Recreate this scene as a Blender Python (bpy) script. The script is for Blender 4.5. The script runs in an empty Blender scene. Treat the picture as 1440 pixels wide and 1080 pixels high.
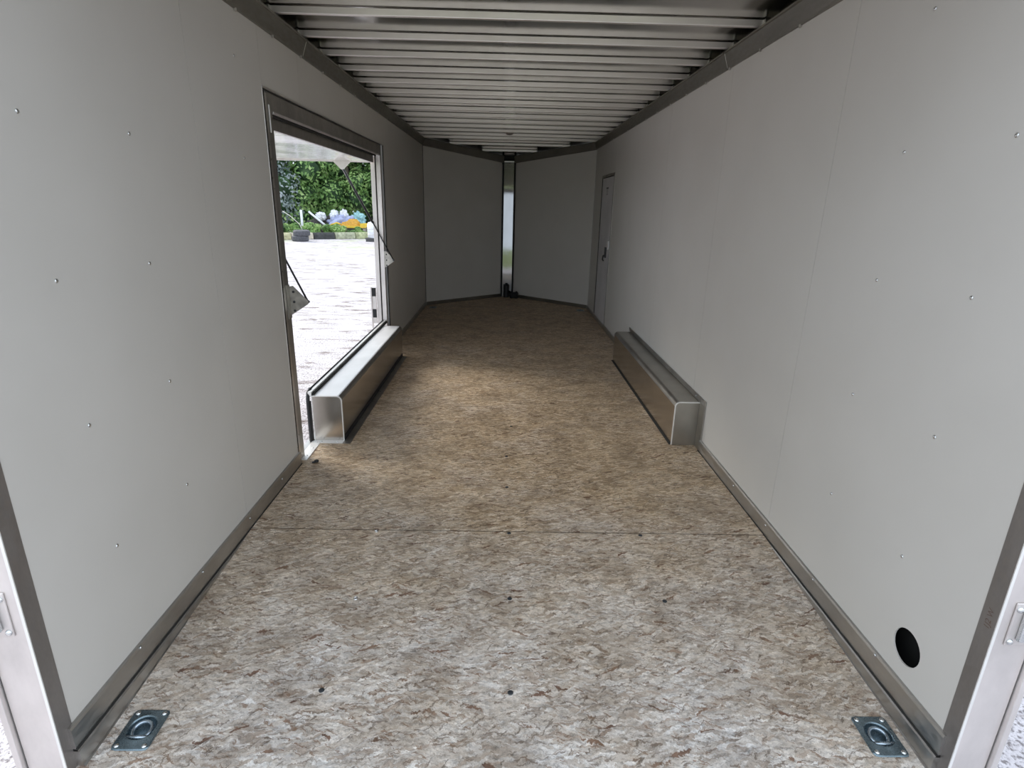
import bpy, bmesh, math, random
from mathutils import Vector, Matrix, noise
random.seed(7)
sc = bpy.context.scene
COL = sc.collection

# ------------------------------------------------------------------ camera
cd = bpy.data.cameras.new('camera'); cam = bpy.data.objects.new('camera', cd); COL.objects.link(cam); sc.camera = cam
cd.sensor_width = 36; cd.lens = 36 * 796.58 / 1440; cd.clip_start = .02; cd.clip_end = 400
T, YW, RL = .305585, .018164, -.023789
fw = Vector((math.sin(YW)*math.cos(T), math.cos(YW)*math.cos(T), -math.sin(T)))
rt = Vector((math.cos(YW), -math.sin(YW), 0)); dn = fw.cross(rt)
r2 = math.cos(RL)*rt + math.sin(RL)*dn; d2 = -math.sin(RL)*rt + math.cos(RL)*dn
M = Matrix((r2, -d2, -fw)).transposed().to_4x4(); M.translation = Vector((-.0485, 0, 1.4787))
cam.matrix_world = M

# ------------------------------------------------------------------ overcast sky and exposure
w = bpy.data.worlds.new('world'); sc.world = w; w.use_nodes = True
nt = w.node_tree; nt.nodes.clear()
out = nt.nodes.new('ShaderNodeOutputWorld'); bg = nt.nodes.new('ShaderNodeBackground')
tc = nt.nodes.new('ShaderNodeTexCoord'); sx = nt.nodes.new('ShaderNodeSeparateXYZ'); rp = nt.nodes.new('ShaderNodeValToRGB')
nt.links.new(tc.outputs['Generated'], sx.inputs[0]); nt.links.new(sx.outputs['Z'], rp.inputs[0])
rp.color_ramp.elements[0].position = 0.0; rp.color_ramp.elements[0].color = (.78, .88, 1.0, 1)
rp.color_ramp.elements[1].position = .8; rp.color_ramp.elements[1].color = (.80, .89, 1.0, 1)
nt.links.new(rp.outputs[0], bg.inputs[0]); bg.inputs[1].default_value = 1.28
nt.links.new(bg.outputs[0], out.inputs[0])
# soft sun filtered through the overcast, high and to the left of the trailer
sd = bpy.data.lights.new('sun', 'SUN'); sd.energy = 2.5; sd.angle = math.radians(30); sd.color = (1, .95, .87)
so = bpy.data.objects.new('sun', sd); COL.objects.link(so); so.rotation_euler = (math.radians(-30), math.radians(-54), 0)
sc.view_settings.view_transform = 'Standard'; sc.view_settings.look = 'None'
sc.view_settings.gamma = 1; sc.view_settings.use_curve_mapping = False
sc.view_settings.exposure = 0.6

# ------------------------------------------------------------------ helpers
def setm(bm, mi, faces=None):
    for f in (faces or bm.faces): f.material_index = mi
def box(bm, x0, x1, y0, y1, z0, z1, mi=0):
    v = [bm.verts.new((x, y, z)) for z in (z0, z1) for y in (y0, y1) for x in (x0, x1)]
    for q in ((0,2,3,1), (4,5,7,6), (0,1,5,4), (2,6,7,3), (0,4,6,2), (1,3,7,5)):
        f = bm.faces.new([v[i] for i in q]); f.material_index = mi
def sweep(bm, prof, y0, y1, mi=0, axis='Y', closed=True, caps=True, skew=None):
    """extrude a closed profile [(x,z)...] along Y"""
    a = [bm.verts.new((x, y0, z)) for x, z in prof]; b = [bm.verts.new((x, y1, z)) for x, z in prof]
    n = len(prof)
    for i in range(n if closed else n-1):
        f = bm.faces.new((a[i], a[(i+1) % n], b[(i+1) % n], b[i])); f.material_index = mi
    if caps:
        f = bm.faces.new(a[::-1]); f.material_index = mi
        f = bm.faces.new(b); f.material_index = mi
def tube(bm, pts, r, n=10, mi=0, r2=None):
    pts = [Vector(p) for p in pts]; rings = []
    for i, p in enumerate(pts):
        d = (pts[min(i+1, len(pts)-1)] - pts[max(i-1, 0)]).normalized()
        u = d.orthogonal().normalized() if i == 0 else (u - d*u.dot(d)).normalized()
        v = d.cross(u); rr = r if r2 is None else r + (r2-r)*i/(len(pts)-1)
        rings.append([bm.verts.new(p + (u*math.cos(t)+v*math.sin(t))*rr) for t in [2*math.pi*k/n for k in range(n)]])
    for a, b in zip(rings, rings[1:]):
        for k in range(n):
            f = bm.faces.new((a[k], a[(k+1) % n], b[(k+1) % n], b[k])); f.smooth = True; f.material_index = mi
    for rg in (rings[0][::-1], rings[-1]):
        f = bm.faces.new(rg); f.material_index = mi
def lathe(bm, prof, axis, origin, n=20, mi=0, smooth=True):
    """prof [(r, h)] revolved about axis ('X','Y','Z') at origin"""
    o = Vector(origin); rings = []
    for r, h in prof:
        ring = []
        for k in range(n):
            t = 2*math.pi*k/n; c, s = r*math.cos(t), r*math.sin(t)
            p = {'Z': (c, s, h), 'X': (h, c, s), 'Y': (s, h, c)}[axis]
            ring.append(bm.verts.new(o + Vector(p)))
        rings.append(ring)
    for a, b in zip(rings, rings[1:]):
        for k in range(n):
            f = bm.faces.new((a[k], a[(k+1) % n], b[(k+1) % n], b[k])); f.smooth = smooth; f.material_index = mi
    for rg in (rings[0][::-1], rings[-1]):
        if (rg[0].co - rg[1].co).length > 1e-6:
            f = bm.faces.new(rg); f.material_index = mi
def obj(name, bm, mats, parent=None, bevel=0, bseg=2, fix=True):
    if fix: bmesh.ops.recalc_face_normals(bm, faces=bm.faces)
    me = bpy.data.meshes.new(name); bm.to_mesh(me); bm.free()
    for m in (mats if isinstance(mats, (list, tuple)) else [mats]): me.materials.append(m)
    o = bpy.data.objects.new(name, me); COL.objects.link(o)
    if parent:
        o.parent = parent
        o.matrix_parent_inverse = Matrix.Translation(parent.location).inverted() if parent.location.length else Matrix()
    if bevel:
        b = o.modifiers.new('bevel', 'BEVEL'); b.width = bevel; b.segments = bseg; b.limit_method = 'ANGLE'; b.angle_limit = .6
        b.harden_normals = False
    return o
def struct(o): o['kind'] = 'structure'; return o
def tag(o, label, cat, group=None):
    o['label'] = label; o['category'] = cat
    if group: o['group'] = group
    return o
def empty(name, loc, label, cat, group=None):
    o = bpy.data.objects.new(name, None); COL.objects.link(o); o.location = loc; o.empty_display_size = .1
    return tag(o, label, cat, group)
NB = bmesh.new
def copy_tree(root, loc, rz=0):
    c = root.copy(); COL.objects.link(c); c.location = loc; c.rotation_euler = (root.rotation_euler.x, root.rotation_euler.y, rz)
    for ch in list(root.children):
        d = ch.copy(); COL.objects.link(d); d.parent = c
        for g in list(ch.children):
            e = g.copy(); COL.objects.link(e); e.parent = d
    return c

# ------------------------------------------------------------------ materials
def mat(name):
    m = bpy.data.materials.new(name); m.use_nodes = True
    n = m.node_tree.nodes; return m, m.node_tree, n['Principled BSDF']
def nodes_tex(nt, kind, scale, detail=3, coord='Object', stretch=(1, 1, 1), rot=(0, 0, 0), dist=0):
    tc = nt.nodes.new('ShaderNodeTexCoord'); mp = nt.nodes.new('ShaderNodeMapping')
    mp.inputs['Scale'].default_value = stretch; mp.inputs['Rotation'].default_value = rot
    nt.links.new(tc.outputs[coord], mp.inputs[0])
    t = nt.nodes.new(kind); t.inputs['Scale'].default_value = scale
    if 'Detail' in t.inputs: t.inputs['Detail'].default_value = detail
    if dist and 'Distortion' in t.inputs: t.inputs['Distortion'].default_value = dist
    nt.links.new(mp.outputs[0], t.inputs['Vector']); return t
def ramp(nt, src, stops):
    r = nt.nodes.new('ShaderNodeValToRGB'); e = r.color_ramp.elements
    while len(e) < len(stops): e.new(.5)
    for el, (p, c) in zip(e, stops):
        el.position = p; el.color = (c if isinstance(c, tuple) else (c, c, c)) + (1,)
    nt.links.new(src, r.inputs[0]); return r.outputs[0]
def mixc(nt, fac, a, b, mode='MIX'):
    m = nt.nodes.new('ShaderNodeMix'); m.data_type = 'RGBA'; m.blend_type = mode
    for s, v in ((m.inputs[0], fac), (m.inputs[6], a), (m.inputs[7], b)):
        if hasattr(v, 'is_linked'): nt.links.new(v, s)
        elif isinstance(v, tuple): s.default_value = v + (1,)
        else: s.default_value = v
    return m.outputs[2]
def bump(nt, b, h, strength, dist=.002):
    n = nt.nodes.new('ShaderNodeBump'); n.inputs['Strength'].default_value = strength; n.inputs['Distance'].default_value = dist
    nt.links.new(h, n.inputs['Height']); nt.links.new(n.outputs[0], b.inputs['Normal'])
def plain(name, c, rough=.6, metal=0, var=.12, scale=12, spec=None):
    m, nt, b = mat(name)
    t = nodes_tex(nt, 'ShaderNodeTexNoise', scale, 4)
    k = ramp(nt, t.outputs[0], [(.3, tuple(v*(1-var) for v in c)), (.7, tuple(min(1, v*(1+var)) for v in c))])
    nt.links.new(k, b.inputs['Base Color']); b.inputs['Roughness'].default_value = rough; b.inputs['Metallic'].default_value = metal
    if spec is not None: b.inputs['Specular IOR Level'].default_value = spec
    return m
def alu(name, c=(.62, .6, .57), rough=(.25, .5), metal=1.0, scale=6, stretch=(1, 1, 1), var=.15, bmp=.15, aniso=0):
    m, nt, b = mat(name)
    t = nodes_tex(nt, 'ShaderNodeTexNoise', scale, 5, stretch=stretch)
    f = nodes_tex(nt, 'ShaderNodeTexNoise', scale*14, 3, stretch=stretch)
    k = ramp(nt, t.outputs[0], [(.3, tuple(v*(1-var) for v in c)), (.7, tuple(min(1, v*(1+var)) for v in c))])
    nt.links.new(k, b.inputs['Base Color']); b.inputs['Metallic'].default_value = metal
    r = ramp(nt, f.outputs[0], [(.3, rough[0]), (.7, rough[1])]); nt.links.new(r, b.inputs['Roughness'])
    if bmp: bump(nt, b, t.outputs[0], bmp, .004)
    return m

# white-grey painted interior panel with a very fine weave
m_wall, nt_, b_ = mat('white_panel')
t1 = nodes_tex(nt_, 'ShaderNodeTexNoise', 2.2, 3); t2 = nodes_tex(nt_, 'ShaderNodeTexNoise', 500, 2)
k_ = ramp(nt_, t1.outputs[0], [(.3, (.60, .575, .53)), (.7, (.63, .605, .56))])
nt_.links.new(k_, b_.inputs['Base Color']); b_.inputs['Roughness'].default_value = .42; b_.inputs['Specular IOR Level'].default_value = .4
bump(nt_, b_, t2.outputs[0], .12, .0006)
m_btop = alu('daylit_box_top', (.86, .86, .86), (.35, .45), metal=.35, scale=6, var=.05, bmp=.04)  # left box only: daylight on its top put into a lighter colour
m_seam = plain('seam_filler', (.66, .66, .63), .5)

m_alu = alu('mill_aluminium')
m_rail = alu('rail_aluminium', (.27, .255, .225), (.4, .55), scale=4, stretch=(1, .3, 1))
m_trim = alu('trim_aluminium', (.50, .49, .47), (.3, .5), scale=5, stretch=(1, .4, 1))
m_beam = alu('beam_aluminium', (.80, .76, .715), (.36, .48), metal=.8, scale=5, stretch=(.4, 1, 1), var=.06, bmp=.05)
m_frame = alu('frame_aluminium', (.42, .40, .37), (.35, .55), scale=7, stretch=(1, 1, .4))
m_jamb = alu('jamb_aluminium', (.30, .28, .265), (.42, .6), metal=.85, scale=8, stretch=(1, 1, .4), var=.12)
m_bright = alu('bright_aluminium', (.72, .675, .65), (.3, .5), metal=.7, scale=7, stretch=(1, 1, .5), var=.14)
m_boxm = alu('wheel_box_aluminium', (.60, .57, .54), (.21, .24), scale=4, var=.08, bmp=.05)
m_boxr = alu('wheel_box_top_aluminium', (.42, .40, .36), (.3, .36), metal=.9, scale=6, var=.1, bmp=.05)
m_post = alu('polished_post', (.27, .27, .27), (.04, .07), scale=3, var=.12, bmp=.12, stretch=(1, 1, .5))
m_weld = alu('raw_edge', (.88, .87, .84), (.35, .5), metal=.5, var=.05)
m_screw = alu('screw_steel', (.72, .74, .74), (.15, .3), scale=30, var=.1)
m_zinc = alu('zinc_plate', (.18, .235, .265), (.22, .38), metal=.85, scale=20, var=.25)
m_zinc2 = alu('zinc_ring', (.38, .45, .51), (.18, .3), metal=.9, scale=20, var=.15)
m_black = plain('black_rubber', (.012, .012, .013), .55)
m_blackp = plain('black_plastic', (.02, .02, .022), .4)
m_dark = plain('dark_gap', (.02, .019, .017), .8)
m_cavity = plain('cavity_shade', (.006, .006, .005), .9)  # near-black colour paints the shade inside the right wall hole
m_door = plain('door_skin', (.62, .60, .60), .45, scale=3)
m_ext = plain('exterior_white', (.7, .7, .7), .4, scale=2)
m_screwdark = plain('dark_screw_head', (.045, .05, .055), .5, metal=.4)

# roof skin: glossy mill aluminium, slightly oil-canned
m_roof, nt_, b_ = mat('roof_skin')
t1 = nodes_tex(nt_, 'ShaderNodeTexNoise', 9, 4, stretch=(.3, 1, 1))
k_ = ramp(nt_, t1.outputs[0], [(.3, (.50, .48, .45)), (.7, (.60, .58, .545))])
nt_.links.new(k_, b_.inputs['Base Color']); b_.inputs['Metallic'].default_value = 1
b_.inputs['Roughness'].default_value = .15

# OSB floor: overlapping wood strands lying mostly across the trailer
def osb():
    m, nt, b = mat('osb_floor')
    L = nt.links
    tc = nt.nodes.new('ShaderNodeTexCoord')
    wob = nt.nodes.new('ShaderNodeTexNoise'); wob.inputs['Scale'].default_value = 22; wob.inputs['Detail'].default_value = 3
    L.new(tc.outputs['Object'], wob.inputs['Vector'])
    sub = nt.nodes.new('ShaderNodeVectorMath'); sub.operation = 'SUBTRACT'; sub.inputs[1].default_value = (.5, .5, .5); L.new(wob.outputs['Color'], sub.inputs[0])
    scl = nt.nodes.new('ShaderNodeVectorMath'); scl.operation = 'SCALE'; scl.inputs['Scale'].default_value = .03; L.new(sub.outputs[0], scl.inputs[0])
    add = nt.nodes.new('ShaderNodeVectorMath'); add.operation = 'ADD'; L.new(tc.outputs['Object'], add.inputs[0]); L.new(scl.outputs[0], add.inputs[1])
    w2 = nt.nodes.new('ShaderNodeTexNoise'); w2.inputs['Scale'].default_value = 130; w2.inputs['Detail'].default_value = 4
    L.new(tc.outputs['Object'], w2.inputs['Vector'])
    s2 = nt.nodes.new('ShaderNodeVectorMath'); s2.operation = 'SUBTRACT'; s2.inputs[1].default_value = (.5, .5, .5); L.new(w2.outputs['Color'], s2.inputs[0])
    k2 = nt.nodes.new('ShaderNodeVectorMath'); k2.operation = 'SCALE'; k2.inputs['Scale'].default_value = .018; L.new(s2.outputs[0], k2.inputs[0])
    add2 = nt.nodes.new('ShaderNodeVectorMath'); add2.operation = 'ADD'; L.new(add.outputs[0], add2.inputs[0]); L.new(k2.outputs[0], add2.inputs[1]); add = add2
    cols = []; edges = []
    for ang, sxx, syy, off in ((5, 17, 105, 0), (-21, 20, 115, 3.1), (27, 19, 110, 7.7)):
        mp = nt.nodes.new('ShaderNodeMapping'); mp.vector_type = 'TEXTURE'
        mp.inputs['Rotation'].default_value = (0, 0, math.radians(ang)); mp.inputs['Location'].default_value = (off, off*.3, 0)
        mp.inputs['Scale'].default_value = (1/sxx, 1/syy, 1)
        L.new(add.outputs[0], mp.inputs[0])
        v = nt.nodes.new('ShaderNodeTexVoronoi'); v.voronoi_dimensions = '2D'; v.inputs['Scale'].default_value = 1; v.inputs['Randomness'].default_value = 1
        L.new(mp.outputs[0], v.inputs['Vector'])
        s = nt.nodes.new('ShaderNodeSeparateXYZ'); L.new(v.outputs['Color'], s.inputs[0])
        cols.append((s.outputs[0], s.outputs[1], v.outputs['Distance']))
    # pick one of the three layers by the random value of another one
    def gt(a, t):
        n = nt.nodes.new('ShaderNodeMath'); n.operation = 'GREATER_THAN'; L.new(a, n.inputs[0]); n.inputs[1].default_value = t; return n.outputs[0]
    def mixf(f, a, c):
        n = nt.nodes.new('ShaderNodeMix'); L.new(f, n.inputs[0]); L.new(a, n.inputs[2]); L.new(c, n.inputs[3]); return n.outputs[0]
    v01 = mixf(gt(cols[1][1], .62), cols[0][0], cols[1][0])
    val = mixf(gt(cols[2][1], .66), v01, cols[2][0])
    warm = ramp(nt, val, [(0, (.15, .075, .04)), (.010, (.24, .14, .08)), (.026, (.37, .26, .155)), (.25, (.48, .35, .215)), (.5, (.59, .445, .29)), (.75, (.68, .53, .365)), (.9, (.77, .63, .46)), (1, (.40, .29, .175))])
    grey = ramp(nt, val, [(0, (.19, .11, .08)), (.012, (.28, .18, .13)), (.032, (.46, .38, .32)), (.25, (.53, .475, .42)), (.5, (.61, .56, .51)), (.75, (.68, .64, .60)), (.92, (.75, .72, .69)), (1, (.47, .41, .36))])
    # colour blend: paler and greyer towards the open rear, in ragged patches
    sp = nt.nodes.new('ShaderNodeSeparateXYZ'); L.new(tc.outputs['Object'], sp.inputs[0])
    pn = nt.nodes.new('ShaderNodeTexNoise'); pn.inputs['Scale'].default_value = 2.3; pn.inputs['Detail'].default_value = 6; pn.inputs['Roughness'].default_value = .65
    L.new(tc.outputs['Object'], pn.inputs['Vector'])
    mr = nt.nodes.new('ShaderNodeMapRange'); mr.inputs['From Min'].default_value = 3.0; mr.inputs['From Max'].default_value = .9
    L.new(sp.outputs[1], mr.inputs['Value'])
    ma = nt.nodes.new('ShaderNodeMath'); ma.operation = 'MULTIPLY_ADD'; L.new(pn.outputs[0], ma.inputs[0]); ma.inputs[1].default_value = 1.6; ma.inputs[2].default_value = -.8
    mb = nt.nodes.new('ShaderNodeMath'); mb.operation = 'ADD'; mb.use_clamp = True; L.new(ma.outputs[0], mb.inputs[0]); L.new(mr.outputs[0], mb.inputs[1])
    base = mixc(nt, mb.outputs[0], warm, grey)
    # fine fibre streaks
    fm = nt.nodes.new('ShaderNodeMapping'); fm.inputs['Scale'].default_value = (1, 3.6, 1); L.new(add.outputs[0], fm.inputs[0])
    fn = nt.nodes.new('ShaderNodeTexNoise'); fn.inputs['Scale'].default_value = 30; fn.inputs['Detail'].default_value = 6; fn.inputs['Roughness'].default_value = .7
    L.new(fm.outputs[0], fn.inputs['Vector'])
    fr = ramp(nt, fn.outputs[0], [(.28, .22), (.40, .68), (.5, 1.0), (.7, 1.25)])
    base = mixc(nt, .9, base, fr, 'MULTIPLY')
    f2 = nt.nodes.new('ShaderNodeTexNoise'); f2.inputs['Scale'].default_value = 95; f2.inputs['Detail'].default_value = 4; f2.inputs['Roughness'].default_value = .75
    f2m = nt.nodes.new('ShaderNodeMapping'); f2m.inputs['Scale'].default_value = (1, 1.9, 1); f2m.inputs['Rotation'].default_value = (0, 0, .35); L.new(add.outputs[0], f2m.inputs[0]); L.new(f2m.outputs[0], f2.inputs['Vector'])
    base = mixc(nt, .85, base, ramp(nt, f2.outputs[0], [(.30, .35), (.42, .82), (.55, 1.0), (.7, 1.2)]), 'MULTIPLY')
    # thin dark gaps between strands
    for ang, q1, q2, th, sc_ in ((-12, 9, 52, .035, 3.0), (18, 12, 70, .03, 5.0)):
        mp = nt.nodes.new('ShaderNodeMapping'); mp.vector_type = 'TEXTURE'; mp.inputs['Rotation'].default_value = (0, 0, math.radians(ang)); mp.inputs['Scale'].default_value = (1/q1, 1/q2, 1)
        L.new(add.outputs[0], mp.inputs[0])
        v = nt.nodes.new('ShaderNodeTexVoronoi'); v.voronoi_dimensions = '2D'; v.feature = 'DISTANCE_TO_EDGE'; v.inputs['Scale'].default_value = 1; L.new(mp.outputs[0], v.inputs['Vector'])
        mk = nt.nodes.new('ShaderNodeTexNoise'); mk.inputs['Scale'].default_value = 14*sc_/3; mk.inputs['Detail'].default_value = 3; L.new(tc.outputs['Object'], mk.inputs['Vector'])
        e = ramp(nt, v.outputs['Distance'], [(0, 1.0), (th, 0.0)])
        k = ramp(nt, mk.outputs[0], [(.50, 0.0), (.60, 1.0)])
        m_ = nt.nodes.new('ShaderNodeMath'); m_.operation = 'MULTIPLY'; L.new(e, m_.inputs[0]); L.new(k, m_.inputs[1])
        base = mixc(nt, m_.outputs[0], base, (.17, .12, .085))
    # small dark bark slivers scattered everywhere
    for ang, q1, q2, pr_, cc in ((9, 34, 230, .05, (.13, .08, .05)), (-26, 40, 260, .04, (.20, .11, .06)), (48, 44, 250, .025, (.11, .075, .05))):
        mp = nt.nodes.new('ShaderNodeMapping'); mp.vector_type = 'TEXTURE'; mp.inputs['Rotation'].default_value = (0, 0, math.radians(ang)); mp.inputs['Scale'].default_value = (1/q1, 1/q2, 1)
        L.new(add.outputs[0], mp.inputs[0])
        v = nt.nodes.new('ShaderNodeTexVoronoi'); v.voronoi_dimensions = '2D'; v.inputs['Scale'].default_value = 1; L.new(mp.outputs[0], v.inputs['Vector'])
        s3 = nt.nodes.new('ShaderNodeSeparateXYZ'); L.new(v.outputs['Color'], s3.inputs[0])
        base = mixc(nt, ramp(nt, s3.outputs[2], [(pr_*.6, .68), (pr_, 0.0)]), base, cc)
    # grubby patches
    dn_ = nt.nodes.new('ShaderNodeTexNoise'); dn_.inputs['Scale'].default_value = 4.5; dn_.inputs['Detail'].default_value = 5; dn_.inputs['Roughness'].default_value = .6
    L.new(tc.outputs['Object'], dn_.inputs['Vector'])
    dr = ramp(nt, dn_.outputs[0], [(.35, (.66, .65, .65)), (.55, (1, 1, 1))])
    base = mixc(nt, .8, base, dr, 'MULTIPLY')
    L.new(base, b.inputs['Base Color'])
    rr = ramp(nt, pn.outputs[0], [(.3, .42), (.7, .62)]); L.new(rr, b.inputs['Roughness']); b.inputs['Specular IOR Level'].default_value = .45
    bump(nt, b, fn.outputs[0], .35, .0015)
    return m
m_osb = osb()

# pale churned gravel / mud yard
m_ground, nt_, b_ = mat('pale_gravel')
t1 = nodes_tex(nt_, 'ShaderNodeTexNoise', 3.2, 9, stretch=(.6, 1.7, 1), dist=.4); t1.inputs['Roughness'].default_value = .68
t2 = nodes_tex(nt_, 'ShaderNodeTexNoise', 55, 3)
t3 = nodes_tex(nt_, 'ShaderNodeTexNoise', .35, 3)
c1 = ramp(nt_, t1.outputs[0], [(.33, (.17, .125, .11)), (.40, (.36, .31, .30)), (.46, (.60, .56, .58)), (.62, (.72, .68, .70))])
c2 = ramp(nt_, t2.outputs[0], [(.38, (.22, .20, .19)), (.50, (1, 1, 1))])
c3 = mixc(nt_, .8, c1, c2, 'MULTIPLY')
gr = ramp(nt_, t3.outputs[0], [(.50, (0, 0, 0)), (.66, (1, 1, 1))])
gtc = nt_.nodes.new('ShaderNodeTexCoord'); gsp = nt_.nodes.new('ShaderNodeSeparateXYZ'); nt_.links.new(gtc.outputs['Object'], gsp.inputs[0])
gm = nt_.nodes.new('ShaderNodeMapRange'); gm.inputs['From Min'].default_value = 22; gm.inputs['From Max'].default_value = 27; nt_.links.new(gsp.outputs[1], gm.inputs['Value'])
gm2 = nt_.nodes.new('ShaderNodeMapRange'); gm2.inputs['From Min'].default_value = -9; gm2.inputs['From Max'].default_value = -12; nt_.links.new(gsp.outputs[1], gm2.inputs['Value'])
gx = nt_.nodes.new('ShaderNodeMath'); gx.operation = 'MULTIPLY'; nt_.links.new(gr, gx.inputs[0]); nt_.links.new(gm.outputs[0], gx.inputs[1])
c4 = mixc(nt_, gx.outputs[0], c3, (.46, .50, .30))
c4 = mixc(nt_, gm2.outputs[0], c4, (.20, .24, .08))
nt_.links.new(c4, b_.inputs['Base Color']); b_.inputs['Roughness'].default_value = .85
bump(nt_, b_, t2.outputs[0], .8, .03)

def leafmat(name, a, c, d):
    m, nt, b = mat(name)
    t = nodes_tex(nt, 'ShaderNodeTexNoise', 1.6, 4)
    k = ramp(nt, t.outputs[0], [(.35, a), (.5, c), (.68, d)])
    nt.links.new(k, b.inputs['Base Color']); b.inputs['Roughness'].default_value = .55
    try:
        b.inputs['Subsurface Weight'].default_value = 0
    except Exception: pass
    tr = nt.nodes.new('ShaderNodeBsdfTranslucent'); nt.links.new(k, tr.inputs[0])
    mx = nt.nodes.new('ShaderNodeMixShader'); mx.inputs[0].default_value = .35
    o = nt.nodes['Material Output']; nt.links.new(b.outputs[0], mx.inputs[1]); nt.links.new(tr.outputs[0], mx.inputs[2]); nt.links.new(mx.outputs[0], o.inputs[0])
    return m
m_leaf = leafmat('green_leaves', (.08, .17, .05), (.25, .43, .13), (.52, .68, .28))
m_leafd = leafmat('dark_green_leaves', (.02, .05, .025), (.05, .11, .04), (.12, .22, .09))
m_leafp = leafmat('pale_leaves', (.20, .27, .24), (.36, .42, .42), (.50, .54, .58))
m_bark = plain('bark', (.16, .13, .10), .9, var=.4)
m_barkp = plain('pale_bark', (.55, .53, .50), .9, var=.3)

# ------------------------------------------------------------------ dimensions
A = 1.23; YR = 1.185; YB = 2.355; YC = 8.60; NX = .10; NY = 9.60
HW = 2.262; RB = 2.345
def zr(y): return 2.396 - .0025*(y-3.2) - (max(0, y-8.62)*.12)
def zf(y): return 0 if y >= YB else -.052*(YB-y)

# ------------------------------------------------------------------ ground
bm = NB(); N = 60
gv = {}
def gc(i): t = i/N*2-1; return 90*t*abs(t)**.6
for i in range(N+1):
    for j in range(N+1):
        x, y = gc(i)-4, gc(j)+10
        z = -.42 + (noise.noise(Vector((x*.7, y*.7, 0)))*.035 if not (-2 < x < 2 and -1 < y < 11) else 0)
        gv[i, j] = bm.verts.new((x, y, z))
for i in range(N):
    for j in range(N): bm.faces.new((gv[i, j], gv[i+1, j], gv[i+1, j+1], gv[i, j+1])).smooth = True
g = struct(obj('ground', bm, m_ground))

# ------------------------------------------------------------------ floor
bm = NB()
RING = [(-1.115, 1.325), (1.130, 1.322), (-1.10, 8.40), (1.10, 8.40)]
def floor_part(y0, y1, rings, xw):
    xs = sorted({-xw, xw} | {x+s*.042 for x, y in rings for s in (-1, 1)}); ys = sorted({y0, y1} | {y+s*.045 for x, y in rings for s in (-1, 1)})
    V = {}
    for x in xs:
        for y in ys: V[x, y] = (bm.verts.new((x, y, zf(y))), bm.verts.new((x, y, zf(y)-.03)))
    for i in range(len(xs)-1):
        for j in range(len(ys)-1):
            cx, cy = (xs[i]+xs[i+1])/2, (ys[j]+ys[j+1])/2
            if any(abs(cx-a) < .04 and abs(cy-b) < .043 for a, b in rings): continue
            q = [V[xs[i], ys[j]], V[xs[i+1], ys[j]], V[xs[i+1], ys[j+1]], V[xs[i], ys[j+1]]]
            bm.faces.new([k[0] for k in q]); bm.faces.new([k[1] for k in q][::-1])
floor_part(YR, YB-.002, RING[:2], 1.25)
floor_part(YB+.002, YC, RING[2:], 1.25)
v = [bm.verts.new(p) for p in ((-1.25, YC, 0), (1.25, YC, 0), (NX+.02, NY+.1, 0), (-NX-.02, NY+.1, 0))]; bm.faces.new(v)
v = [bm.verts.new(p) for p in ((-1.25, YC, -.03), (1.25, YC, -.03), (NX+.02, NY+.1, -.03), (-NX-.02, NY+.1, -.03))]; bm.faces.new(v[::-1])
box(bm, -1.25, 1.25, YR, NY, -.135, -.125, 1); box(bm, -1.25, 1.25, YB-.006, YB+.006, -.0125, -.0065, 2)
box(bm, -1.25, 1.25, YR, YR+.02, -.13, -.092, 1)
for x in (-1.25, 1.24): box(bm, x, x+.01, YB, YC, -.13, -.03, 1)
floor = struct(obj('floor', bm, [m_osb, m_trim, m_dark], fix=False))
for x, y, mm in ((-.628, 2.345, m_screw), (-.003, 2.343, m_screwdark), (-.615, 1.896, m_screw), (-.003, 1.904, m_screwdark), (-.003, 1.467, m_screwdark),
              (.62, 2.34, m_screwdark), (-.012, 2.80, m_screwdark), (-.014, 3.2, m_screwdark), (.62, 1.9, m_screwdark), (-.62, 1.47, m_screwdark), (.02, 3.7, m_screwdark)):
    b = NB(); lathe(b, [(.0095, -.004), (.0095, .0012), (.006, .0022), (.001, .0024)], 'Z', (x, y, zf(y)), 14)
    obj('screw', b, mm, floor)

# ------------------------------------------------------------------ walls
def slab(bm, side, y0, y1, z0, z1, holes=(), mi=0, t=.005):
    """interior panel in the plane x = side*A with real round holes"""
    x = side*A; loops = [[(y0, z0), (y1, z0), (y1, z1), (y0, z1)]]
    for hy, hz, r in holes:
        loops.append([(hy + r*math.cos(2*math.pi*k/28), hz + r*math.sin(2*math.pi*k/28)) for k in range(28)])
    edges = []
    for lp in loops:
        f = [bm.verts.new((x, a, c)) for a, c in lp]; b = [bm.verts.new((x+side*t, a, c)) for a, c in lp]
        n = len(f)
        for i in range(n):
            edges.append(bm.edges.new((f[i], f[(i+1) % n])))
        for i in range(n):
            q = bm.faces.new((f[i], f[(i+1) % n], b[(i+1) % n], b[i])); q.material_index = mi
    r = bmesh.ops.triangle_fill(bm, edges=edges, use_beauty=True, use_dissolve=False)
    for q in r['geom']:
        if isinstance(q, bmesh.types.BMFace): q.material_index = mi
G = .0012
ZB = -.06
def panels(bm, side, cuts, z0, z1, holes=()):
    for a, b in zip(cuts, cuts[1:]):
        slab(bm, side, a+G, b-G, z0, z1, [h for h in holes if a < h[0] < b])
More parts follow.
